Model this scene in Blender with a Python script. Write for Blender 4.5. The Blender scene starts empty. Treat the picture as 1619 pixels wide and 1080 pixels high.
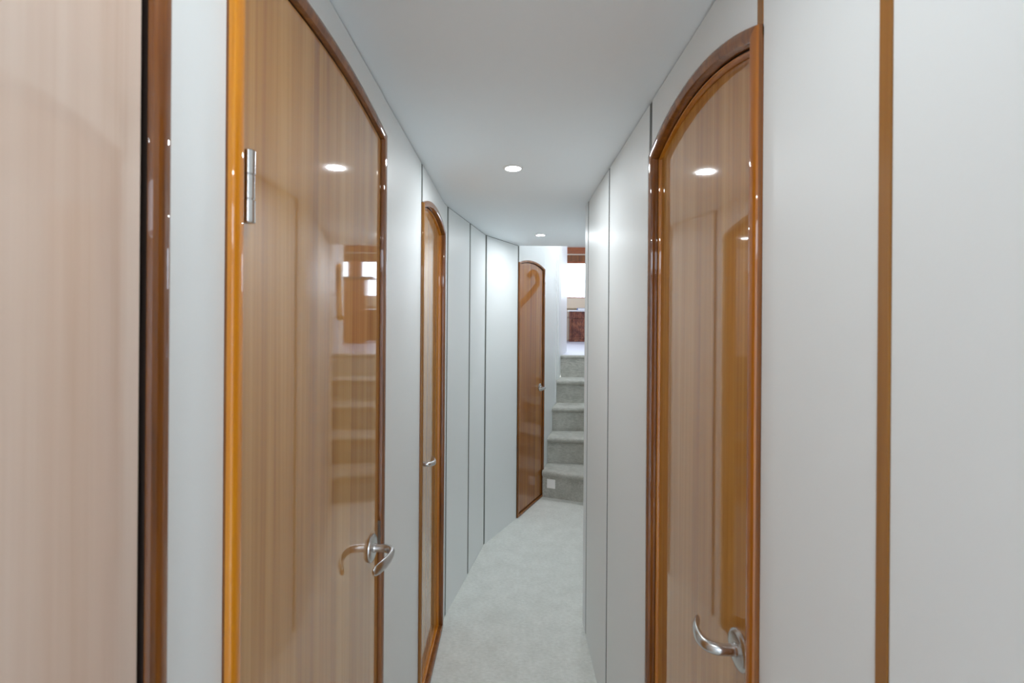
import bpy, bmesh, math, random
from mathutils import Vector, Matrix, Euler

# ------------------------------------------------------------------ camera, world, exposure
C = bpy.context.scene.collection
SC = bpy.context.scene
EYE = 1.4
cam_d = bpy.data.cameras.new('camera')
cam = bpy.data.objects.new('camera', cam_d); C.objects.link(cam)
cam_d.sensor_fit = 'HORIZONTAL'; cam_d.sensor_width = 36.0
cam_d.lens = 16.01
cam_d.shift_y = -30.0/1619.0
cam_d.clip_start = 0.01
cam_d.dof.use_dof = True
cam_d.dof.focus_distance = 2.6
cam_d.dof.aperture_fstop = 7.1
R = Euler((math.radians(90), 0, 0)).to_matrix() @ Matrix.Rotation(math.radians(0.42), 3, 'Z')
M4 = R.to_4x4(); M4.translation = Vector((0, 0, EYE))
cam.matrix_world = M4
SC.camera = cam

SC.view_settings.view_transform = 'Standard'
SC.view_settings.look = 'None'
SC.view_settings.gamma = 1.0
SC.view_settings.use_curve_mapping = False
SC.view_settings.exposure = -0.27
SC.cycles.use_denoising = True
SC.cycles.max_bounces = 14
SC.cycles.diffuse_bounces = 9
SC.cycles.glossy_bounces = 8
SC.cycles.sample_clamp_indirect = 6.0

w = bpy.data.worlds.new('daylight'); SC.world = w; w.use_nodes = True
bg = w.node_tree.nodes['Background']
bg.inputs[0].default_value = (0.74, 0.85, 1.0, 1)
bg.inputs[1].default_value = 8.0
LAMP = 3.6                                     # watts of each small ceiling downlight

def portal(name, loc, rot, sx, sy):
    l = bpy.data.lights.new(name, 'AREA'); l.shape = 'RECTANGLE'; l.size = sx; l.size_y = sy
    l.cycles.is_portal = True
    o = bpy.data.objects.new(name, l); o.location = loc; o.rotation_euler = rot; C.objects.link(o)

# daylight comes in through the saloon windows
portal('daylight_portal', (0.50, 8.72, 2.21), (math.radians(-90), 0, 0), 3.5, 0.7)
portal('daylight_portal', (2.745, 8.72, 2.21), (math.radians(-90), 0, 0), 0.57, 0.7)
portal('daylight_portal', (3.32, 6.6, 2.21), (0, math.radians(90), 0), 0.7, 3.2)
portal('daylight_portal', (-1.72, 6.6, 2.21), (0, math.radians(-90), 0), 0.7, 3.2)
# and through the hatch of an unseen cabin added behind for fill light
portal('daylight_portal', (0.0, -2.2, 2.02), (0, 0, 0), 1.8, 1.6)

# ------------------------------------------------------------------ helpers
def col(r, g, b):
    f = lambda v: ((v/255+0.055)/1.055)**2.4 if v/255 > 0.04045 else v/255/12.92
    return (f(r), f(g), f(b), 1)

def new_mat(name):
    m = bpy.data.materials.new(name); m.use_nodes = True
    nt = m.node_tree
    return m, nt, nt.nodes['Principled BSDF']

def simple(name, c, rough=0.5, metal=0.0, coat=0.0, bump=None, spec=0.5):
    m, nt, p = new_mat(name)
    p.inputs['Base Color'].default_value = c
    p.inputs['Roughness'].default_value = rough
    p.inputs['Metallic'].default_value = metal
    p.inputs['Coat Weight'].default_value = coat
    p.inputs['Specular IOR Level'].default_value = spec
    tc = nt.nodes.new('ShaderNodeTexCoord')
    if bump:
        sc, st, amt = bump
        n = nt.nodes.new('ShaderNodeTexNoise'); n.inputs['Scale'].default_value = sc
        n.inputs['Detail'].default_value = 4
        b = nt.nodes.new('ShaderNodeBump'); b.inputs['Strength'].default_value = st
        b.inputs['Distance'].default_value = amt
        nt.links.new(tc.outputs['Object'], n.inputs['Vector'])
        nt.links.new(n.outputs['Fac'], b.inputs['Height'])
        nt.links.new(b.outputs['Normal'], p.inputs['Normal'])
    return m

def ramp(nt, fac, stops):
    r = nt.nodes.new('ShaderNodeValToRGB')
    while len(r.color_ramp.elements) < len(stops): r.color_ramp.elements.new(0.5)
    for e, (pos, c) in zip(r.color_ramp.elements, stops):
        e.position = pos; e.color = c
    nt.links.new(fac, r.inputs['Fac'])
    return r.outputs['Color']

def wood(name, stops, scale=(60, 60, 0.9), rough=0.3, coat=1.0, ior=1.6, coat_rough=0.02, fine=0.35, bands=None):
    """varnished timber with the grain running along object z"""
    m, nt, p = new_mat(name)
    tc = nt.nodes.new('ShaderNodeTexCoord')
    mp = nt.nodes.new('ShaderNodeMapping'); mp.inputs['Scale'].default_value = scale
    nt.links.new(tc.outputs['Object'], mp.inputs['Vector'])
    n = nt.nodes.new('ShaderNodeTexNoise'); n.inputs['Scale'].default_value = 1.0
    n.inputs['Detail'].default_value = 5; n.inputs['Roughness'].default_value = 0.62
    n.inputs['Distortion'].default_value = 0.3
    nt.links.new(mp.outputs['Vector'], n.inputs['Vector'])
    mp2 = nt.nodes.new('ShaderNodeMapping')
    mp2.inputs['Scale'].default_value = (scale[0]*6, scale[1]*6, scale[2]*3)
    nt.links.new(tc.outputs['Object'], mp2.inputs['Vector'])
    n2 = nt.nodes.new('ShaderNodeTexNoise'); n2.inputs['Scale'].default_value = 1.0; n2.inputs['Detail'].default_value = 3
    nt.links.new(mp2.outputs['Vector'], n2.inputs['Vector'])
    mx = nt.nodes.new('ShaderNodeMath'); mx.operation = 'MULTIPLY_ADD'
    nt.links.new(n2.outputs['Fac'], mx.inputs[0]); mx.inputs[1].default_value = fine
    nt.links.new(n.outputs['Fac'], mx.inputs[2])
    sub = nt.nodes.new('ShaderNodeMath'); sub.operation = 'SUBTRACT'; sub.inputs[1].default_value = fine*0.5
    nt.links.new(mx.outputs[0], sub.inputs[0])
    fac = sub.outputs[0]
    if bands:
        sx = nt.nodes.new('ShaderNodeSeparateXYZ'); nt.links.new(tc.outputs['Object'], sx.inputs[0])
        a = nt.nodes.new('ShaderNodeMath'); a.operation = 'MULTIPLY'; a.inputs[1].default_value = 1.0/bands
        nt.links.new(sx.outputs['X'], a.inputs[0])
        fl = nt.nodes.new('ShaderNodeMath'); fl.operation = 'FLOOR'; nt.links.new(a.outputs[0], fl.inputs[0])
        wn = nt.nodes.new('ShaderNodeTexWhiteNoise'); wn.noise_dimensions = '1D'
        nt.links.new(fl.outputs[0], wn.inputs['W'])
        ma = nt.nodes.new('ShaderNodeMath'); ma.operation = 'MULTIPLY_ADD'; ma.inputs[1].default_value = 0.16
        nt.links.new(wn.outputs['Value'], ma.inputs[0]); nt.links.new(fac, ma.inputs[2])
        s2 = nt.nodes.new('ShaderNodeMath'); s2.operation = 'SUBTRACT'; s2.inputs[1].default_value = 0.08
        nt.links.new(ma.outputs[0], s2.inputs[0]); fac = s2.outputs[0]
    nt.links.new(ramp(nt, fac, stops), p.inputs['Base Color'])
    p.inputs['Roughness'].default_value = 0.6
    p.inputs['Specular IOR Level'].default_value = 0.15
    p.inputs['Coat Weight'].default_value = coat
    p.inputs['Coat IOR'].default_value = ior
    p.inputs['Coat Roughness'].default_value = coat_rough
    # a very slight waviness in the varnish
    n3 = nt.nodes.new('ShaderNodeTexNoise'); n3.inputs['Scale'].default_value = 9.0; n3.inputs['Detail'].default_value = 1
    nt.links.new(tc.outputs['Object'], n3.inputs['Vector'])
    b = nt.nodes.new('ShaderNodeBump'); b.inputs['Strength'].default_value = 0.05; b.inputs['Distance'].default_value = 0.00035
    nt.links.new(n3.outputs['Fac'], b.inputs['Height'])
    nt.links.new(b.outputs['Normal'], p.inputs['Coat Normal'])
    return m

LEAF = wood('varnished_veneer', [(0.25, col(156, 98, 30)), (0.5, col(184, 127, 54)), (0.75, col(204, 153, 80))],
            scale=(34, 34, 0.5), ior=2.5, bands=0.055, coat_rough=0.035)
LEAF_SHEEN = wood('pale_sheen_veneer', [(0.25, col(202, 170, 148)), (0.5, col(218, 192, 174)), (0.75, col(228, 206, 190))],
             scale=(16, 16, 0.4), ior=2.3, bands=0.055, coat_rough=0.05)  # paler copy of the leaf veneer, reflected light put into its colour
AMBER = wood('lit_amber_jamb', [(0.2, col(186, 104, 4)), (0.55, col(214, 134, 8)), (0.85, col(232, 158, 20))],
             scale=(50, 50, 2.0), ior=1.6)  # brightness of the lit near upright is in this colour
LEAFD = wood('dark_varnished_veneer', [(0.25, col(124, 68, 16)), (0.5, col(152, 90, 26)), (0.75, col(174, 114, 44))],
             scale=(34, 34, 0.5), ior=1.7, bands=0.055)
FRAME = wood('brown_varnished_frame', [(0.2, col(88, 44, 2)), (0.55, col(130, 72, 8)), (0.85, col(160, 98, 22))],
             scale=(50, 50, 3.0), ior=1.6)
AMBERD = wood('dim_lit_amber_jamb', [(0.2, col(140, 76, 4)), (0.55, col(168, 96, 8)), (0.85, col(188, 118, 22))],
             scale=(50, 50, 2.0), ior=1.6)  # dimmer version of the lit upright, for the right door
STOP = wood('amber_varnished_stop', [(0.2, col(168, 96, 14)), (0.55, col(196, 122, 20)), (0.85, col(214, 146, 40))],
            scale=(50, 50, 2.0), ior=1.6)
STRIPW = wood('honey_wood_strip', [(0.2, col(128, 80, 20)), (0.6, col(156, 102, 34)), (0.9, col(172, 120, 50))],
              scale=(80, 80, 2.0), ior=1.5)
BURL = wood('dark_carved_wood', [(0.3, col(70, 30, 18)), (0.5, col(120, 62, 40)), (0.7, col(160, 100, 66))],
            scale=(14, 14, 9), fine=0.6, ior=1.5)
CHERRY = wood('cherry_wood', [(0.2, col(140, 74, 40)), (0.6, col(176, 104, 64)), (0.9, col(196, 130, 86))],
              scale=(6, 6, 40), ior=1.5)
PANEL = simple('grey_white_wall_vinyl', col(230, 233, 233), 0.42, bump=(260, 0.12, 0.0006), spec=0.35)
CEIL = simple('ceiling_vinyl', col(240, 246, 250), 0.6, bump=(6, 0.15, 0.01))
GAP = simple('dark_grey_reveal', col(84, 86, 80), 0.5)
DARK = simple('dark_gap', col(34, 18, 8), 0.8)
WHITE = simple('white_paint', col(232, 232, 232), 0.35)
PLATE = simple('white_plastic', col(250, 250, 248), 0.35)
NICKEL = simple('satin_nickel', col(204, 202, 200), 0.26, metal=1.0)
DARKMETAL = simple('dull_bronze', col(132, 122, 112), 0.4, metal=0.6)
CREAM = simple('cream_upholstery', col(222, 206, 184), 0.8, bump=(120, 0.3, 0.001))
BLUE = simple('blue_cloth_cover', col(96, 120, 165), 0.6)
STONE = simple('dark_worktop', col(52, 54, 64), 0.15)
LINO = simple('pale_saloon_floor', col(196, 196, 206), 0.35, bump=(40, 0.1, 0.001))

def carpet_mat(name, c1, c2, rib=False):
    m, nt, p = new_mat(name)
    tc = nt.nodes.new('ShaderNodeTexCoord')
    n = nt.nodes.new('ShaderNodeTexNoise'); n.inputs['Scale'].default_value = 420; n.inputs['Detail'].default_value = 4
    big = nt.nodes.new('ShaderNodeTexNoise'); big.inputs['Scale'].default_value = 9; big.inputs['Detail'].default_value = 6
    big.inputs['Roughness'].default_value = 0.7
    mid = nt.nodes.new('ShaderNodeTexNoise'); mid.inputs['Scale'].default_value = 1; mid.inputs['Detail'].default_value = 4
    mp = nt.nodes.new('ShaderNodeMapping'); mp.inputs['Scale'].default_value = (30, 160, 160) if rib else (55, 130, 60)
    nt.links.new(tc.outputs['Object'], mp.inputs['Vector']); nt.links.new(mp.outputs['Vector'], mid.inputs['Vector'])
    for k in (n, big): nt.links.new(tc.outputs['Object'], k.inputs['Vector'])
    a = nt.nodes.new('ShaderNodeMath'); a.operation = 'ADD'
    nt.links.new(big.outputs['Fac'], a.inputs[0]); nt.links.new(mid.outputs['Fac'], a.inputs[1])
    a2 = nt.nodes.new('ShaderNodeMath'); a2.operation = 'ADD'
    nt.links.new(a.outputs[0], a2.inputs[0]); nt.links.new(n.outputs['Fac'], a2.inputs[1])
    d = nt.nodes.new('ShaderNodeMath'); d.operation = 'DIVIDE'; d.inputs[1].default_value = 3
    nt.links.new(a2.outputs[0], d.inputs[0])
    nt.links.new(ramp(nt, d.outputs[0], [(0.38, c1), (0.60, c2)]), p.inputs['Base Color'])
    p.inputs['Roughness'].default_value = 0.95
    p.inputs['Specular IOR Level'].default_value = 0.1
    p.inputs['Sheen Weight'].default_value = 0.25
    b = nt.nodes.new('ShaderNodeBump'); b.inputs['Strength'].default_value = 0.6; b.inputs['Distance'].default_value = 0.006
    nt.links.new(a2.outputs[0], b.inputs['Height']); nt.links.new(b.outputs['Normal'], p.inputs['Normal'])
    return m
CARPET = carpet_mat('pale_grey_carpet', col(212, 214, 207), col(238, 240, 235))
STAIRC = carpet_mat('ribbed_stair_carpet', col(160, 159, 150), col(208, 207, 199), rib=True)

gm, gnt, gp = new_mat('window_glass')
gp.inputs['Base Color'].default_value = (0.95, 0.98, 1, 1)
_mix = gnt.nodes.new('ShaderNodeMixShader'); _tr = gnt.nodes.new('ShaderNodeBsdfTransparent')
_gl = gnt.nodes.new('ShaderNodeBsdfGlossy'); _gl.inputs['Roughness'].default_value = 0.02
_fr = gnt.nodes.new('ShaderNodeFresnel'); _fr.inputs['IOR'].default_value = 1.3
gnt.links.new(_fr.outputs[0], _mix.inputs[0]); gnt.links.new(_tr.outputs[0], _mix.inputs[1]); gnt.links.new(_gl.outputs[0], _mix.inputs[2])
gnt.links.new(_mix.outputs[0], gnt.nodes['Material Output'].inputs[0])
GLASS = gm

em, ent, ep = new_mat('lit_led_diffuser')
ep.inputs['Base Color'].default_value = (1, 1, 1, 1)
ep.inputs['Emission Color'].default_value = (0.92, 0.97, 1.0, 1)
ep.inputs['Emission Strength'].default_value = 30.0
LED = em

def mesh_obj(name, verts, faces, mat, parent=None, smooth=None):
    me = bpy.data.meshes.new(name)
    me.from_pydata([tuple(v) for v in verts], [], faces)
    bm = bmesh.new(); bm.from_mesh(me)
    bmesh.ops.recalc_face_normals(bm, faces=bm.faces)
    bm.to_mesh(me); bm.free()
    me.materials.append(mat)
    if smooth is not None:
        for p in me.polygons: p.use_smooth = True
        me.set_sharp_from_angle(angle=math.radians(smooth))
        for p in me.polygons:
            if len(p.vertices) > 4: p.use_smooth = False
    o = bpy.data.objects.new(name, me); C.objects.link(o)
    if parent: o.parent = parent
    return o

def box(name, lo, hi, mat, parent=None, bevel=0.0, seg=2):
    bm = bmesh.new()
    bmesh.ops.create_cube(bm, size=1)
    for v in bm.verts:
        v.co = Vector([lo[i] + (v.co[i]+0.5)*(hi[i]-lo[i]) for i in range(3)])
    if bevel:
        bmesh.ops.bevel(bm, geom=list(bm.edges), offset=bevel, segments=seg, affect='EDGES', profile=0.5)
    me = bpy.data.meshes.new(name); bm.to_mesh(me); bm.free()
    me.materials.append(mat)
    if bevel:
        for p in me.polygons: p.use_smooth = True
        me.set_sharp_from_angle(angle=math.radians(40))
        big = max(p.area for p in me.polygons)*0.02
        for p in me.polygons:
            if p.area > big or max(abs(p.normal.x), abs(p.normal.y), abs(p.normal.z)) > 0.9999: p.use_smooth = False
    o = bpy.data.objects.new(name, me); C.objects.link(o)
    if parent: o.parent = parent
    return o

def tube(name, pts, radii, mat, parent=None, n=20, squash=None):
    """round bar through pts; radii per point, squash = per point factor on the second axis"""
    pts = [Vector(p) for p in pts]
    verts, faces = [], []
    up = Vector((0, 0, 1))
    for i, p in enumerate(pts):
        t = (pts[min(i+1, len(pts)-1)] - pts[max(i-1, 0)]).normalized()
        a = up.cross(t)
        if a.length < 1e-4: a = Vector((1, 0, 0))
        a.normalize(); b = t.cross(a).normalized()
        s = squash[i] if squash else (1, 1)
        for k in range(n):
            th = 2*math.pi*k/n
            verts.append(p + a*math.cos(th)*radii[i]*s[0] + b*math.sin(th)*radii[i]*s[1])
    for i in range(len(pts)-1):
        for k in range(n):
            faces.append((i*n+k, i*n+(k+1) % n, (i+1)*n+(k+1) % n, (i+1)*n+k))
    faces.append(tuple(range(n))); faces.append(tuple(range((len(pts)-1)*n, len(pts)*n)))
    return mesh_obj(name, verts, faces, mat, parent, smooth=50)

def smooth_path(ctrl, n=8):
    """Catmull-Rom through control tuples of any length"""
    out = []
    P = [ctrl[0]] + list(ctrl) + [ctrl[-1]]
    for i in range(1, len(P)-2):
        for k in range(n):
            t = k/n
            out.append(tuple(0.5*((2*b) + (-a+c)*t + (2*a-5*b+4*c-d)*t*t + (-a+3*b-3*c+d)*t**3)
                             for a, b, c, d in zip(P[i-1], P[i], P[i+1], P[i+2])))
    out.append(tuple(ctrl[-1]))
    return out

def lathe(name, prof, mat, parent=None, n=40, mtx=None):
    """prof: (radius, height) turned round z, then mtx"""
    verts, faces = [], []
    for r, h in prof:
        for k in range(n):
            th = 2*math.pi*k/n
            v = Vector((r*math.cos(th), r*math.sin(th), h))
            verts.append(mtx @ v if mtx else v)
    for i in range(len(prof)-1):
        for k in range(n):
            faces.append((i*n+k, i*n+(k+1) % n, (i+1)*n+(k+1) % n, (i+1)*n+k))
    faces.append(tuple(range(n))); faces.append(tuple(range((len(prof)-1)*n, len(prof)*n)))
    return mesh_obj(name, verts, faces, mat, parent, smooth=35)

def empty(name, loc=(0, 0, 0), rz=0.0):
    o = bpy.data.objects.new(name, None); C.objects.link(o)
    o.location = loc; o.rotation_euler = (0, 0, rz); o.empty_display_size = 0.05
    return o

def tag(o, label=None, cat=None, group=None, kind=None):
    if label: o['label'] = label
    if cat: o['category'] = cat
    if group: o['group'] = group
    if kind: o['kind'] = kind
    return o

# ------------------------------------------------------------------ plan of the passage
H = 1.95            # corridor ceiling
HS = 2.83           # saloon ceiling
FS = 1.075          # saloon floor
XL, XR = -0.315, 0.340
KINK = [(-0.315, 2.095), (-0.308, 2.165), (-0.235, 2.53), (-0.167, 2.867), (0.045, 3.26)]
D3A, D3B = Vector((0.045, 3.26)), Vector((0.261, 3.69))
LW = [(0.261, 3.69), (0.484, 4.53), (0.618, 5.14)]           # left wall of the stairs
RW = [(0.34, 2.16), (0.67, 3.30), (1.17, 4.53), (1.17, 4.86)]  # right wall after the corner
GAPW = 0.012

def lerp_line(pts, y):
    for a, b in zip(pts, pts[1:]):
        if y <= b[1] or b is pts[-1]:
            return a[0] + (b[0]-a[0])*(y-a[1])/(b[1]-a[1])

def wall_root(name, label):
    o = empty(name); tag(o, label, 'wall', kind='structure'); return o

def frame_at(a, b):
    """placement of a local frame: x from a to b, y into the wall"""
    a = Vector(a); b = Vector(b); d = b-a
    return a, math.atan2(d.y, d.x), d.length

def wall_piece(name, a, b, z0, z1, mat, parent, t=0.03, y0=0.0, inset=(0, 0), bevel=0.0015):
    a, ang, L = frame_at(a, b)
    o = box(name, (inset[0], y0, z0), (L-inset[1], y0+t, z1), mat, parent, bevel=bevel, seg=2)
    o.location = (a.x, a.y, 0); o.rotation_euler = (0, 0, ang)
    return o

def seam(a, dirn, z0, z1, mat, parent, width=0.024, y0=0.002, t=0.02, name='seam_strip'):
    """thin vertical reveal centred on a"""
    d = Vector(dirn).normalized()
    a = Vector(a)
    p, q = a - d*width/2, a + d*width/2
    return wall_piece(name, p, q, z0, z1, mat, parent, t=t, y0=y0, bevel=0)

# arch geometry shared by doors and the wall pieces above them
def arch_params(W, Hs, Hp):
    s = Hp-Hs
    Rr = (W*W/4 + s*s)/(2*s)
    return Rr, Hp-Rr
def arch_z(W, Hs, Hp, u):
    Rr, cz = arch_params(W, Hs, Hp)
    return cz + math.sqrt(max(Rr*Rr-(u-W/2)**2, 0))
def ring(W, Hs, Hp, d, nb=4, nv=10, na=32):
    """closed outline offset inwards by d: bottom, right side, arch, left side"""
    Rr, cz = arch_params(W, Hs, Hp)
    r = Rr-d; hw = W/2-d
    zs = cz + math.sqrt(r*r-hw*hw)
    pts = []
    for k in range(nb): pts.append((d + (W-2*d)*k/nb, d))
    for k in range(nv): pts.append((W-d, d + (zs-d)*k/nv))
    a0 = math.atan2(zs-cz, hw); a1 = math.pi-a0
    for k in range(na): 
        th = a0 + (a1-a0)*k/na
        pts.append((W/2 + r*math.cos(th), cz + r*math.sin(th)))
    for k in range(nv): pts.append((d, zs - (zs-d)*k/nv))
    return pts

def sweep_ring(name, W, Hs, Hp, prof, mat, parent, smooth=32):
    verts, faces = [], []
    N = None
    for d, y in prof:
        r = ring(W, Hs, Hp, d); N = len(r)
        verts += [(u, y, z) for u, z in r]
    for i in range(len(prof)-1):
        for k in range(N):
            faces.append((i*N+k, i*N+(k+1) % N, (i+1)*N+(k+1) % N, (i+1)*N+k))
    return mesh_obj(name, verts, faces, mat, parent, smooth=smooth)

def over_door(a, b, W, Hs, Hp, parent, top=H):
    """the wall panel over an arched door"""
    a, ang, L = frame_at(a, b)
    n = 40; t = 0.03
    verts, faces = [], []
    us = [0.0] + [W*k/n for k in range(n+1)] + [L]
    us = sorted(set(round(u, 6) for u in us))
    for u in us:
        zb = arch_z(W, Hs, Hp, min(u, W)) - 0.004
        for y in (0, t):
            verts.append((u, y, zb)); verts.append((u, y, top))
    for i in range(len(us)-1):
        p, q = i*4, (i+1)*4
        faces += [(p, q, q+1, p+1), (p+2, p+3, q+3, q+2), (p, p+2, q+2, q), (p+1, q+1, q+3, p+3)]
    e = (len(us)-1)*4
    faces += [(0, 1, 3, 2), (e, e+2, e+3, e+1)]
    o = mesh_obj('wall_panel', verts, faces, PANEL, parent)
    o.location = (a.x, a.y, 0); o.rotation_euler = (0, 0, ang)
    return o

def make_handle(parent, u, z, yface, side, drop=0.0):
    """satin lever: round rose, stem, then a curved lever pointing to side (+1/-1 along u)"""
    mtx = Matrix.Translation((u, yface, z)) @ Matrix.Rotation(math.radians(90), 4, 'X')
    h = lathe('door_handle', [(0.0135, 0.0), (0.0135, 0.003), (0.0105, 0.006), (0.0095, 0.012)], NICKEL, parent, mtx=mtx)
    lathe('rosette', [(0.029, 0.0), (0.030, 0.002), (0.0295, 0.005), (0.027, 0.0072), (0.022, 0.0082), (0.013, 0.0084)],
          NICKEL, h, mtx=mtx)
    s = side
    ctrl = [(u, yface-0.004, z, .0090, 1, 1), (u, yface-0.022, z, .0086, 1, 1), (u+s*0.002, yface-0.036, z, .0088, 1, 1),
            (u+s*0.011, yface-0.0480, z-0.0005, .0090, .9, 1), (u+s*0.028, yface-0.0520, z-0.002, .0094, .72, 1.08),
            (u+s*0.047, yface-0.0500, z-0.004, .0098, .56, 1.2), (u+s*0.065, yface-0.0440, z-0.006, .0100, .48, 1.25),
            (u+s*0.080, yface-0.0355, z-0.008, .0094, .46, 1.2), (u+s*0.086, yface-0.0315, z-0.009, .0060, .5, 1.1)]
    P = smooth_path(ctrl, 6)
    tube('lever', [p[:3] for p in P], [p[3] for p in P], NICKEL, h, n=24, squash=[(p[4], p[5]) for p in P])
    return h

def make_door(name, a, b, Hs, Hp, rec, label, w=0.022, p=0.010, handle=None, hinge=None, tilt=0.0, latch=False, leaf=None, amber=None, gap=None):
    a2, ang, W = frame_at(a, b)
    root = empty(name, (a2.x, a2.y, 0), ang)
    tag(root, label, 'door', kind='structure')
    jam = max(rec*0.5, 0.0015) if gap is None else rec-0.001
    prof = [(0, 0.012), (0, -p*0.2), (0, -p*0.6), (w*0.06, -p*0.85), (w*0.18, -p), (w*0.5, -p*1.08), (w*0.78, -p*0.98),
            (w*0.94, -p*0.8), (w, -p*0.45), (w, jam)]
    fr = sweep_ring('door_frame', W, Hs, Hp, prof, FRAME, root)
    if amber:   # light caught by the near upright, put into its colour as amber
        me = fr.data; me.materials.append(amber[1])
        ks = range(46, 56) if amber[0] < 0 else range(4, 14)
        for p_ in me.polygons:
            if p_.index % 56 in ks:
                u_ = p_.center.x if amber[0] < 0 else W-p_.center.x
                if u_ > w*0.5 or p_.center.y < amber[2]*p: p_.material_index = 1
    g = 0.0025 if rec > 0.006 else 0.0008
    if rec > 0.006:
        sweep_ring('door_gap', W, Hs, Hp, [(w, jam), (w-0.001, jam+0.004), (w+g, jam+0.004)], DARK, root)
        sw = 0.0035
        sweep_ring('door_stop', W, Hs, Hp, [(w+g, jam+0.005), (w+g, jam-0.0005), (w+g+0.001, jam-0.001),
                   (w+g+sw*0.6, jam-0.0006), (w+g+sw, jam+0.002), (w+g+sw, rec+0.006)], STOP, root)
        d = w+g+sw
    else:
        sweep_ring('door_gap', W, Hs, Hp, [(w, jam), (w, jam+0.012), (w+(gap or 0.002)+0.001, jam+0.012)], DARK, root)
        d = w+(gap or 0.002)
    # leaf: a solid arched slab with a softened edge
    N = None; verts, faces = [], []
    for dd, y in ((d+0.0022, rec), (d+0.0006, rec+0.0008), (d, rec+0.0024), (d, rec+0.03)):
        r = ring(W, Hs, Hp, dd); N = len(r)
        for u, z in r:
            verts.append((u, y + tilt*(u-W/2), z))
    for i in range(3):
        for k in range(N):
            faces.append((i*N+k, i*N+(k+1) % N, (i+1)*N+(k+1) % N, (i+1)*N+k))
    faces.append(tuple(range(N))); faces.append(tuple(range(3*N, 4*N)))
    mesh_obj('door_leaf', verts, faces, leaf or LEAF, root, smooth=30)
    if handle:
        u, side = handle
        make_handle(root, u, 0.888, rec + tilt*(u-W/2), side)
    if hinge:
        u, zs = hinge
        for z in zs:
            hg = lathe('door_hinge', [(0.0050, z), (0.0056, z+0.001), (0.0056, z+0.026), (0.0046, z+0.0268), (0.0046, z+0.0275),
                 (0.0052, z+0.0283), (0.0052, z+0.055), (0.0046, z+0.0558), (0.0046, z+0.0565), (0.0056, z+0.0573),
                 (0.0056, z+0.084), (0.0048, z+0.085)], NICKEL, root, n=20,
                 mtx=Matrix.Translation((u, rec-0.007, 0)) @ Matrix.Diagonal((1.25, 1.25, 1, 1)))
            hg['label'] = 'silver door hinge barrel'
    if latch:
        lp = box('latch_plate', (W-w-0.0025, -p*0.5, 0.86), (W-w-0.0004, jam+0.0005, 0.925), DARKMETAL, root, bevel=0.0004)
    return root, W

# ------------------------------------------------------------------ floor and ceiling
f = box('floor', (-1.38, -3.3, -0.04), (1.3, 4.9, 0.0), CARPET)
tag(f, 'pale grey carpet running along the narrow corridor', 'floor', kind='structure')
c = box('ceiling', (-0.62, -1.3, H), (1.05, 3.262, H+0.05), CEIL)
tag(c, 'pale grey ceiling of the corridor with small round downlights', 'ceiling', kind='structure')
ch = box('ceiling_saloon', (-1.7, 3.262, HS), (3.3, 8.8, HS+0.05), WHITE)
tag(ch, 'white ceiling over the stairs and the bright saloon', 'ceiling', kind='structure')

# ------------------------------------------------------------------ left wall
WLt = wall_root('wall_left', 'grey white panelled wall on the left with dark vertical seams')
def lp(y): return (XL, y)
top = H-0.003
wall_piece('wall_panel', lp(-1.3), lp(-0.24), 0, top, PANEL, WLt)
wall_piece('wall_panel', lp(0.409), lp(0.4996), 0, top, PANEL, WLt)
D1 = (0.4996, 1.109); D2 = (1.566, 2.092)
wall_piece('wall_panel', lp(D1[1]), lp(D2[0]), 0, top, PANEL, WLt, inset=(0.0, 0.0))
over_door(lp(-0.24), lp(0.409), 0.649, 1.84, 1.875, WLt, top)
over_door(lp(D1[0]), lp(1.095), D1[1]-D1[0], 1.853, 1.882, WLt, top)
seam(lp(1.102), (0, 1), 1.848, top, GAP, WLt, 0.014)
over_door((XL, D2[0]+0.024), lp(D2[1]-0.012), D2[1]-D2[0]-0.024, 1.817, 1.862, WLt, top)
seam(lp(D2[0]+0.012), (0, 1), 1.80, top, GAP, WLt, 0.024)
seam(lp(D2[1]-0.006), (0, 1), 1.80, top, GAP, WLt, 0.012)
pts = [(XL, 2.092)] + KINK[1:]
for i, (a, b) in enumerate(zip(pts, pts[1:])):
    wall_piece('wall_panel', a, b, 0, top, PANEL, WLt, inset=(GAPW if i else 0.0, GAPW))
for i in range(1, len(pts)):
    a = Vector(pts[i]); d0 = (a-Vector(pts[i-1])).normalized()
    d1 = (Vector(pts[i+1])-a).normalized() if i+1 < len(pts) else (D3B-D3A).normalized()
    off = Vector((-d0.y, d0.x))
    seam(a, d0+d1, 0, top, GAP, WLt, 0.026, y0=0.0025)
# joint shadow line under the ceiling
for a, b in zip([(XL, -1.3)] + pts, pts + [None]):
    if b: wall_piece('ceiling_joint', a, b, top, H, GAP, WLt, y0=0.003, bevel=0)
# wall over the far door and beside the stairs
W3 = (D3B-D3A).length
over_door(D3A + (D3B-D3A).normalized()*0.008, D3B, W3-0.008, 1.833, 1.870, WLt, HS)
wall_piece('wall_panel', LW[0], LW[1], 0, HS, PANEL, WLt, t=0.05, inset=(0.0, 0.0))
wall_piece('wall_panel', LW[1], LW[2], FS-0.2, HS, WHITE, WLt, t=0.05)
# upright trims on the stair wall
d = (Vector(LW[1])-Vector(LW[0])).normalized()
for s, wd in ((0.56, 0.03), (0.70, 0.02)):
    a = Vector(LW[0]) + d*s
    wall_piece('wall_trim', a, a+d*wd, 0.66, HS, WHITE, WLt, t=0.016, y0=-0.008, bevel=0.002)

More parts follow.
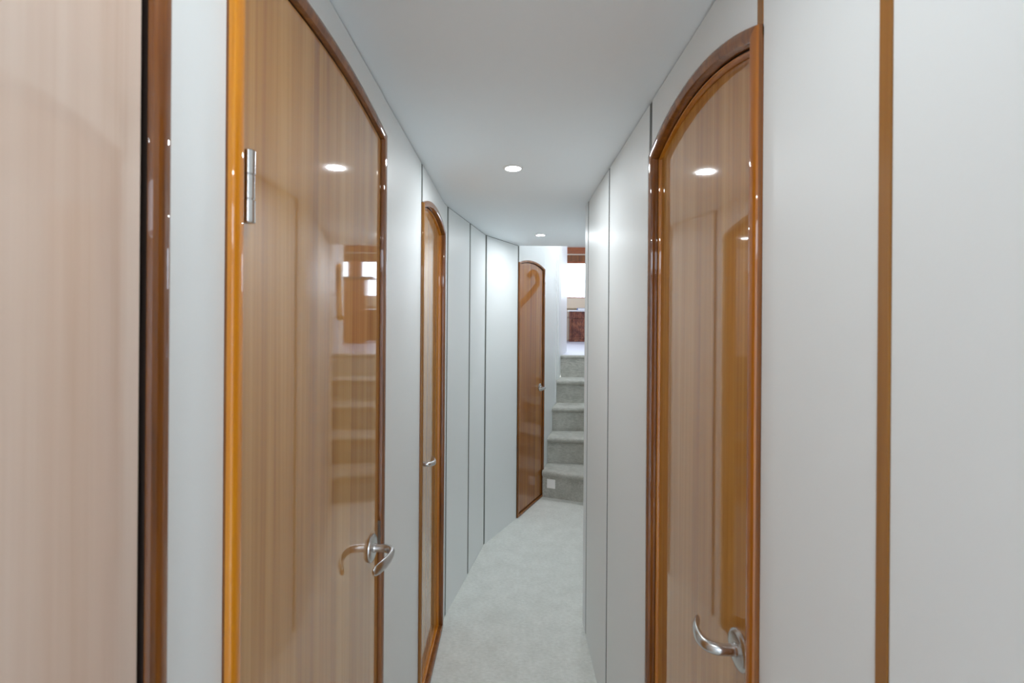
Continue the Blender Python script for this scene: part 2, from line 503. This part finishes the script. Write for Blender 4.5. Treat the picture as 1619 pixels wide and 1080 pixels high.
# ------------------------------------------------------------------ right wall
WRt = wall_root('wall_right', 'grey white panelled wall on the right with dark and wooden seams')
def rp(y): return (XR, y)
RD = (0.621, 1.118)
wall_piece('wall_panel', rp(0.409), rp(-1.3), 0, top, PANEL, WRt)
wall_piece('wall_panel', rp(RD[0]), rp(0.4225), 0, top, PANEL, WRt)
seam(rp(0.4158), (0, -1), 0, top, STRIPW, WRt, 0.0133, y0=-0.001, name='wood_seam_strip')
seam(rp(0.628), (0, -1), 1.795, top, STRIPW, WRt, 0.014, y0=-0.001, name='wood_seam_strip')
over_door(rp(RD[1]-0.002), rp(0.635), RD[1]-RD[0], 1.81, 1.865, WRt, top)
seam(rp(RD[1]+0.010), (0, -1), 1.795, top, GAP, WRt, 0.024)
wall_piece('wall_panel', rp(1.597), rp(RD[1]+0.022), 0, top, PANEL, WRt, bevel=0.0006)
wall_piece('wall_panel', rp(RD[1]+0.022), rp(RD[1]), 0, 1.795, PANEL, WRt, bevel=0)
seam(rp(1.608), (0, -1), 0, top, GAP, WRt, 0.022)
wall_piece('wall_panel', rp(2.036), rp(1.619), 0, top, PANEL, WRt)
seam(rp(2.047), (0, -1), 0, top, GAP, WRt, 0.022)
# rounded end post turning the corner
cen = Vector((0.40, 2.125)); r0 = 0.06
arc = [(XR, 2.058)]
ang_end = math.atan2(RW[1][0]-RW[0][0], RW[1][1]-RW[0][1])
for k in range(9):
    th = math.pi - k/8*ang_end*1.0
    arc.append((cen.x + r0*math.cos(th), cen.y + r0*math.sin(th)))
arc.append(RW[1])
verts, faces = [], []
for x, y in arc: verts += [(x, y, 0), (x, y, top)]
back = [(arc[-1][0]+0.05, arc[-1][1]-0.02), (0.46, 2.0515)]
for x, y in back: verts += [(x, y, 0), (x, y, top)]
n = len(verts)//2
for i in range(n):
    j = (i+1) % n
    faces.append((2*i, 2*j, 2*j+1, 2*i+1))
faces += [tuple(2*i for i in range(n)), tuple(2*i+1 for i in range(n))]
mesh_obj('end_post', verts, faces, PANEL, WRt, smooth=25)
wall_piece('ceiling_joint', rp(2.12), rp(-1.3), top, H, GAP, WRt, y0=0.003, bevel=0)
wall_piece('ceiling_joint', RW[1], (0.36, 2.2), top, H, GAP, WRt, y0=0.003, bevel=0)
wall_piece('wall_panel', RW[2], RW[1], 0, HS, PANEL, WRt, t=0.05)
wall_piece('wall_panel', RW[3], RW[2], FS-0.2, HS, WHITE, WRt, t=0.05)

# unseen cabin added behind the camera for fill daylight, and the header over the stairs
fc = empty('wall_fill_cabin'); tag(fc, 'unseen white cabin added behind the viewer, its hatch letting in fill daylight', 'wall', kind='structure')
for lo, hi in (((-1.3, -3.3, 0), (1.3, -3.22, H)), ((-1.38, -3.3, 0), (-1.3, -1.3, H)), ((1.3, -3.3, 0), (1.38, -1.3, H)),
               ((-1.38, -1.3, 0), (-0.345, -1.24, H)), ((0.37, -1.3, 0), (1.38, -1.24, H)),
               ((-1.38, -3.3, H), (1.38, -3.0, H+0.05)), ((-1.38, -1.4, H), (1.38, -1.3, H+0.05)),
               ((-1.38, -3.0, H), (-0.9, -1.4, H+0.05)), ((0.9, -3.0, H), (1.38, -1.4, H+0.05))):
    box('cabin_panel', lo, hi, WHITE, fc)
o = box('wall_header', (-0.62, 3.232, H+0.05), (0.76, 3.262, HS), WHITE)
tag(o, 'white face above the ceiling edge at the foot of the stairs', 'wall', kind='structure')

# ------------------------------------------------------------------ doors
make_door('door_1', lp(-0.24), lp(0.409), 1.84, 1.875, -0.003,
          'nearest varnished wood door at far left edge of the picture', leaf=LEAF_SHEEN, gap=0.0042)
make_door('door_2', lp(D1[0]), lp(D1[1]), 1.853, 1.882, 0.0005,
          'tall glossy arched wood door on the left with silver hinge and lever reflected in it',
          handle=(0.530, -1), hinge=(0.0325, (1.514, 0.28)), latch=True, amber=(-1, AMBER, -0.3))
make_door('door_3', lp(D2[0]), lp(D2[1]), 1.812, 1.862, 0.018,
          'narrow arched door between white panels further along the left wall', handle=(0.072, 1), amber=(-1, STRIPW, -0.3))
make_door('door_4', D3A, D3B, 1.833, 1.870, 0.004,
          'small dark arched wood door at the far end beside the stairs', w=0.018, p=0.008, leaf=LEAFD, handle=(W3-0.075, -1))
make_door('door_5', rp(RD[1]), rp(RD[0]), 1.81, 1.865, 0.020,
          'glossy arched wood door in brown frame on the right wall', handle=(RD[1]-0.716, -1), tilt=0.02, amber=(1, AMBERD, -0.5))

# ------------------------------------------------------------------ downlights
def downlight(x, y, label, z=H, power=LAMP):
    root = empty('ceiling_downlight', (x, y, z))
    tag(root, label, 'ceiling light', 'small round downlights along the ceiling')
    prof = [(0.0275, -0.0005), (0.0275, -0.0030), (0.0290, -0.0042), (0.0345, -0.0032), (0.0360, -0.0010), (0.0360, 0.0)]
    verts, faces, n = [], [], 48
    for r, h in prof:
        for k in range(n):
            th = 2*math.pi*k/n; verts.append((r*math.cos(th), r*math.sin(th), h))
    for i in range(len(prof)):
        j = (i+1) % len(prof)
        for k in range(n):
            faces.append((i*n+k, i*n+(k+1) % n, j*n+(k+1) % n, j*n+k))
    mesh_obj('trim_ring', verts, faces, WHITE, root, smooth=40)
    lathe('diffuser', [(0.002, -0.0036), (0.016, -0.0034), (0.024, -0.0028), (0.0275, -0.0018)], LED, root)
    ld = bpy.data.lights.new('led_light', 'AREA'); ld.shape = 'DISK'; ld.size = 0.05; ld.energy = power
    ld.color = (0.90, 0.96, 1.0); ld.spread = math.radians(176)
    lo = bpy.data.objects.new('led_light', ld); C.objects.link(lo); lo.parent = root; lo.location = (0, 0, -0.0045)
downlight(0.0, 1.62, 'bright round downlight nearest the viewer in the corridor ceiling')
downlight(0.174, 2.85, 'smaller looking downlight near the ceiling edge before the stairs', power=LAMP)
downlight(0.0, 0.36, 'downlight overhead beside the near doors, above the frame', power=LAMP*0.6)
downlight(0.0, -0.85, 'downlight behind the viewer, out of the frame')
downlight(0.72, 3.95, 'unseen added lamp brightening the carpeted stairs', z=HS, power=LAMP*3.8)  # extra lamp out of view, added to brighten the stairs

# ------------------------------------------------------------------ stairs
stairs = empty('staircase', (0.5, 3.62, 0))
tag(stairs, 'carpeted grey stairs climbing to the bright saloon at corridor end', 'stairs')
RISE = 0.215
FR = [(3.61, 0.35), (3.86, 0.10), (4.09, 0.0), (4.305, 0.0), (4.535, 0.0), (4.62, 0.0)]
LWL = [(0.261, 3.0+0.69)] + LW[1:]
def left_x(y): return LW[0][0] + (LW[1][0]-LW[0][0])*(y-LW[0][1])/(LW[1][1]-LW[0][1]) + 0.0015
def right_x(y): return min(RW[1][0] + (RW[2][0]-RW[1][0])*(y-RW[1][1])/(RW[2][1]-RW[1][1]), 1.17) - 0.0015
def solve(k, dy, side):
    yk, s = FR[k]; X = 0.4
    for _ in range(20):
        y = yk - s*(X-0.4) + dy
        X = side(y)
    return X, y
for k in range(5):
    z0, zt = max(k*RISE - 0.02, 0.0), (k+1)*RISE
    last = k == 4
    prof = [(k, 0, z0), (k, 0, zt-0.045), (k, -0.012, zt-0.042), (k, -0.021, zt-0.034), (k, -0.025, zt-0.022),
            (k, -0.0225, zt-0.010), (k, -0.015, zt-0.003), (k, -0.004, zt), (k+1, -0.001, zt), (k+1, -0.001, z0)]
    if last:
        prof = [(k, 0, z0), (k, 0, zt-0.022), (k, -0.010, zt-0.020), (k, -0.012, zt-0.008), (k, -0.008, zt-0.001),
                (k, 0.0, zt), (k, 0.0, zt), (k+1, -0.001, zt), (k+1, -0.001, z0)]
    verts, faces = [], []
    for kk, dy, z in prof:
        for sd in (left_x, right_x):
            X, y = solve(kk, dy, sd)
            verts.append((X-0.5, y-3.62, z))
    n = len(prof)
    for i in range(n):
        j = (i+1) % n
        faces.append((2*i, 2*j, 2*j+1, 2*i+1))
    faces += [tuple(2*i for i in range(n)), tuple(2*i+1 for i in range(n))]
    mesh_obj('step', verts, faces, STAIRC, stairs, smooth=50)
# square white courtesy plate low on the first riser
pl = empty('courtesy_plate', (0.322, 3.637, 0.115), math.atan(-0.35))
tag(pl, 'small square white plate on the lowest stair riser', 'wall plate')
box('cover', (-0.034, -0.006, -0.036), (0.034, 0.0, 0.036), PLATE, pl, bevel=0.002)
box('inner_panel', (-0.024, -0.0075, -0.026), (0.024, -0.0055, 0.026), PLATE, pl, bevel=0.001)

# handrail on the right stair wall
RWd = (Vector(RW[2])-Vector(RW[1])).normalized()
def rail_pt(s, z, off=0.06):
    n = Vector((-RWd.y, RWd.x))   # towards the stairs
    q = Vector(RW[1]) + RWd*s + n*off
    return (q.x, q.y, z)
rail = empty('handrail', (0.95, 4.1, 1.3))
tag(rail, 'curved wooden handrail on the right stair wall, seen mirrored in the far door', 'handrail')
ctrl = [rail_pt(0.36, 1.43), rail_pt(0.58, 1.54), rail_pt(0.80, 1.665), rail_pt(0.93, 1.75), rail_pt(0.985, 1.81),
        rail_pt(0.95, 1.885), rail_pt(0.87, 1.90), rail_pt(0.81, 1.86)]
P = smooth_path(ctrl, 8)
P = [tuple(Vector(p)-Vector((0.95, 4.1, 1.3))) for p in P]
tube('rail', P, [0.027]*len(P), STRIPW, rail, n=18)
for s, z in ((0.46, 1.46), (0.84, 1.665)):
    a = Vector(rail_pt(s, z, 0.06))-Vector((0.95, 4.1, 1.3)); b = Vector(rail_pt(s, z-0.03, 0.001))-Vector((0.95, 4.1, 1.3))
    tube('rail_bracket', [a, (a+b)/2 - Vector((0, 0, 0.01)), b], [0.006, 0.006, 0.012], NICKEL, rail, n=12)

# ------------------------------------------------------------------ saloon shell
o = box('floor_saloon', (-1.7, 4.62, FS-0.04), (3.3, 8.8, FS), LINO)
tag(o, 'pale floor of the saloon at the top of the stairs', 'floor', kind='structure')
o = box('wall_saloon_forward', (-1.7, 4.56, 0), (LW[1][0]-0.06, 4.62, HS), WHITE)
tag(o, 'white bulkhead left of the stairs in the saloon', 'wall', kind='structure')
o = box('wall_saloon_side', (1.24, 4.56, 0), (3.3, 4.62, HS), WHITE)
tag(o, 'white bulkhead right of the stairs in the saloon', 'wall', kind='structure')
Z0, Z1 = 1.86, 2.56
def shell(name, parts, mat, label):
    r = empty(name); tag(r, label, 'wall', kind='structure')
    for n_, lo, hi, m_ in parts: box(n_, lo, hi, m_, r, bevel=0.0)
shell('wall_saloon_aft', [
    ('lower_wall', (-1.7, 8.62, 0), (3.3, 8.70, Z0), CREAM),
    ('upper_wall', (-1.7, 8.62, Z1), (3.3, 8.70, HS), CHERRY),
    ('valance', (-1.6, 8.585, 2.565), (3.2, 8.62, 2.675), FRAME),
    ('cornice', (-1.6, 8.57, 2.68), (3.2, 8.62, 2.70), CREAM),
    ('window_post', (2.25, 8.58, Z0), (2.46, 8.70, Z1), CHERRY),
    ('window_post', (-1.7, 8.62, Z0), (-1.25, 8.70, Z1), CHERRY),
    ('window_post', (3.03, 8.62, Z0), (3.3, 8.70, Z1), CHERRY)], None, 'aft saloon wall of cherry wood around a bright window')
for sx, nm, lb in ((-1, 'wall_hull_left', 'left'), (1, 'wall_hull_right', 'right')):
    x0, x1 = (-1.70, -1.62) if sx < 0 else (3.22, 3.30)
    shell(nm, [
        ('lower_wall', (x0, -1.36, -0.1), (x1, 8.62, Z0), WHITE),
        ('upper_wall', (x0, -1.36, Z1), (x1, 8.62, HS), CHERRY),
        ('forward_wall', (x0, -1.36, Z0), (x1, 5.0, Z1), WHITE),
        ('window_post', (x0, 8.2, Z0), (x1, 8.62, Z1), CHERRY)], None, 'hull side of the saloon on the %s with added long window' % lb)
def window(name, lo, hi, axis, label):
    r = empty(name); tag(r, label, 'window', kind='structure')
    t = 0.03
    if axis == 'y':
        y0, y1 = lo[1], hi[1]
        box('window_frame', (lo[0], y0, lo[2]), (hi[0], y1, lo[2]+t), CHERRY, r)
        box('window_frame', (lo[0], y0, hi[2]-t), (hi[0], y1, hi[2]), CHERRY, r)
        box('window_frame', (lo[0], y0, lo[2]+t), (lo[0]+t, y1, hi[2]-t), CHERRY, r)
        box('window_frame', (hi[0]-t, y0, lo[2]+t), (hi[0], y1, hi[2]-t), CHERRY, r)
        box('window_pane', (lo[0]+t, (y0+y1)/2, lo[2]+t), (hi[0]-t, (y0+y1)/2+0.003, hi[2]-t), GLASS, r)
    else:
        x0, x1 = lo[0], hi[0]
        box('window_frame', (x0, lo[1], lo[2]), (x1, hi[1], lo[2]+t), CHERRY, r)
        box('window_frame', (x0, lo[1], hi[2]-t), (x1, hi[1], hi[2]), CHERRY, r)
        box('window_pane', ((x0+x1)/2, lo[1], lo[2]+t), ((x0+x1)/2+0.003, hi[1], hi[2]-t), GLASS, r)
window('window_1', (-1.25, 8.64, Z0), (2.25, 8.68, Z1), 'y', 'wide bright saloon window seen over the stairs')
window('window_2', (2.46, 8.64, Z0), (3.03, 8.68, Z1), 'y', 'narrow saloon window right of the wooden post')
window('added_window_3', (-1.68, 5.0, Z0), (-1.64, 8.2, Z1), 'x', 'unseen side window added on the left for saloon daylight')  # both side windows are unseen, added to bring daylight into the saloon
window('added_window_4', (3.24, 5.0, Z0), (3.28, 8.2, Z1), 'x', 'unseen side window added on the right for saloon daylight')

# ------------------------------------------------------------------ saloon furniture
sofa = empty('bench_sofa', (0.9, 8.3, FS))
tag(sofa, 'cream upholstered bench along the saloon window behind the carved cabinet', 'sofa')
box('base', (-2.3, -0.18, 0), (2.2, 0.30, 0.42), CREAM, sofa, bevel=0.015)
for i in range(4):
    x0 = -2.3 + i*1.125
    box('back_cushion', (x0+0.004, 0.12, 0.58), (x0+1.121, 0.30, 0.785), CREAM, sofa, bevel=0.03, seg=4)
    box('seat_cushion', (x0+0.004, -0.20, 0.421), (x0+1.121, 0.115, 0.56), CREAM, sofa, bevel=0.03, seg=4)

cab = empty('carved_cabinet', (0.99, 7.92, FS))
tag(cab, 'low dark carved wood cabinet with pale top beneath the saloon window', 'cabinet')
cw, chh, cd = 0.95, 0.545, 0.34/2
box('body', (0.012, 0.012, 0.035), (cw-0.012, cd-0.01, chh-0.02), BURL, cab, bevel=0.004)
box('top', (-0.008, -0.010, chh-0.02), (cw+0.008, cd-0.009, chh), PLATE, cab, bevel=0.005)
box('plinth', (0.0, 0.0, 0.0), (cw, cd-0.01, 0.035), BURL, cab, bevel=0.006)
box('frieze', (0.006, -0.004, chh-0.14), (cw-0.006, 0.014, chh-0.03), BURL, cab, bevel=0.006)
for i in range(3):
    x0 = 0.045 + i*0.30
    dr = box('door', (x0+0.02, -0.002, 0.055), (x0+0.245, 0.0125, chh-0.155), BURL, cab, bevel=0.004)
    box('carved_panel', (x0+0.055, -0.010, 0.09), (x0+0.21, -0.0015, chh-0.195), BURL, dr, bevel=0.004)
    lathe('knob', [(0.003, 0), (0.004, 0.008), (0.008, 0.014), (0.003, 0.02)], NICKEL, dr, n=16,
          mtx=Matrix.Translation((x0+0.228, -0.002, 0.24)) @ Matrix.Rotation(math.radians(90), 4, 'X'))
for i in range(4):
    x0 = 0.033 + i*0.295
    lathe('pilaster', [(0.014, 0.036), (0.018, 0.06), (0.011, 0.08), (0.015, 0.2), (0.011, 0.34), (0.018, 0.36), (0.014, 0.40)],
          BURL, cab, n=16, mtx=Matrix.Translation((x0, -0.006, 0)))
bk = empty('blue_book', (1.22, 7.99, FS+chh))
tag(bk, 'blue covered book lying on top of the carved cabinet', 'book')
box('cover', (-0.075, -0.05, 0), (0.11, 0.07, 0.042), BLUE, bk, bevel=0.004)
box('pages', (-0.070, -0.053, 0.006), (0.105, -0.049, 0.036), PLATE, bk)

cons = empty('wooden_counter', (1.54, 6.7, FS))
tag(cons, 'tall wooden saloon counter with dark top, seen mirrored in left door', 'counter')
box('body', (0, 0, 0.05), (0.33, 0.18, 0.95), CHERRY, cons, bevel=0.01)
box('plinth', (0.02, 0.02, 0), (0.31, 0.16, 0.05), CHERRY, cons)
box('worktop', (-0.12, -0.015, 0.95), (0.345, 0.20, 0.985), STONE, cons, bevel=0.006)
box('door', (0.03, -0.010, 0.09), (0.30, 0.001, 0.90), CHERRY, cons, bevel=0.004)
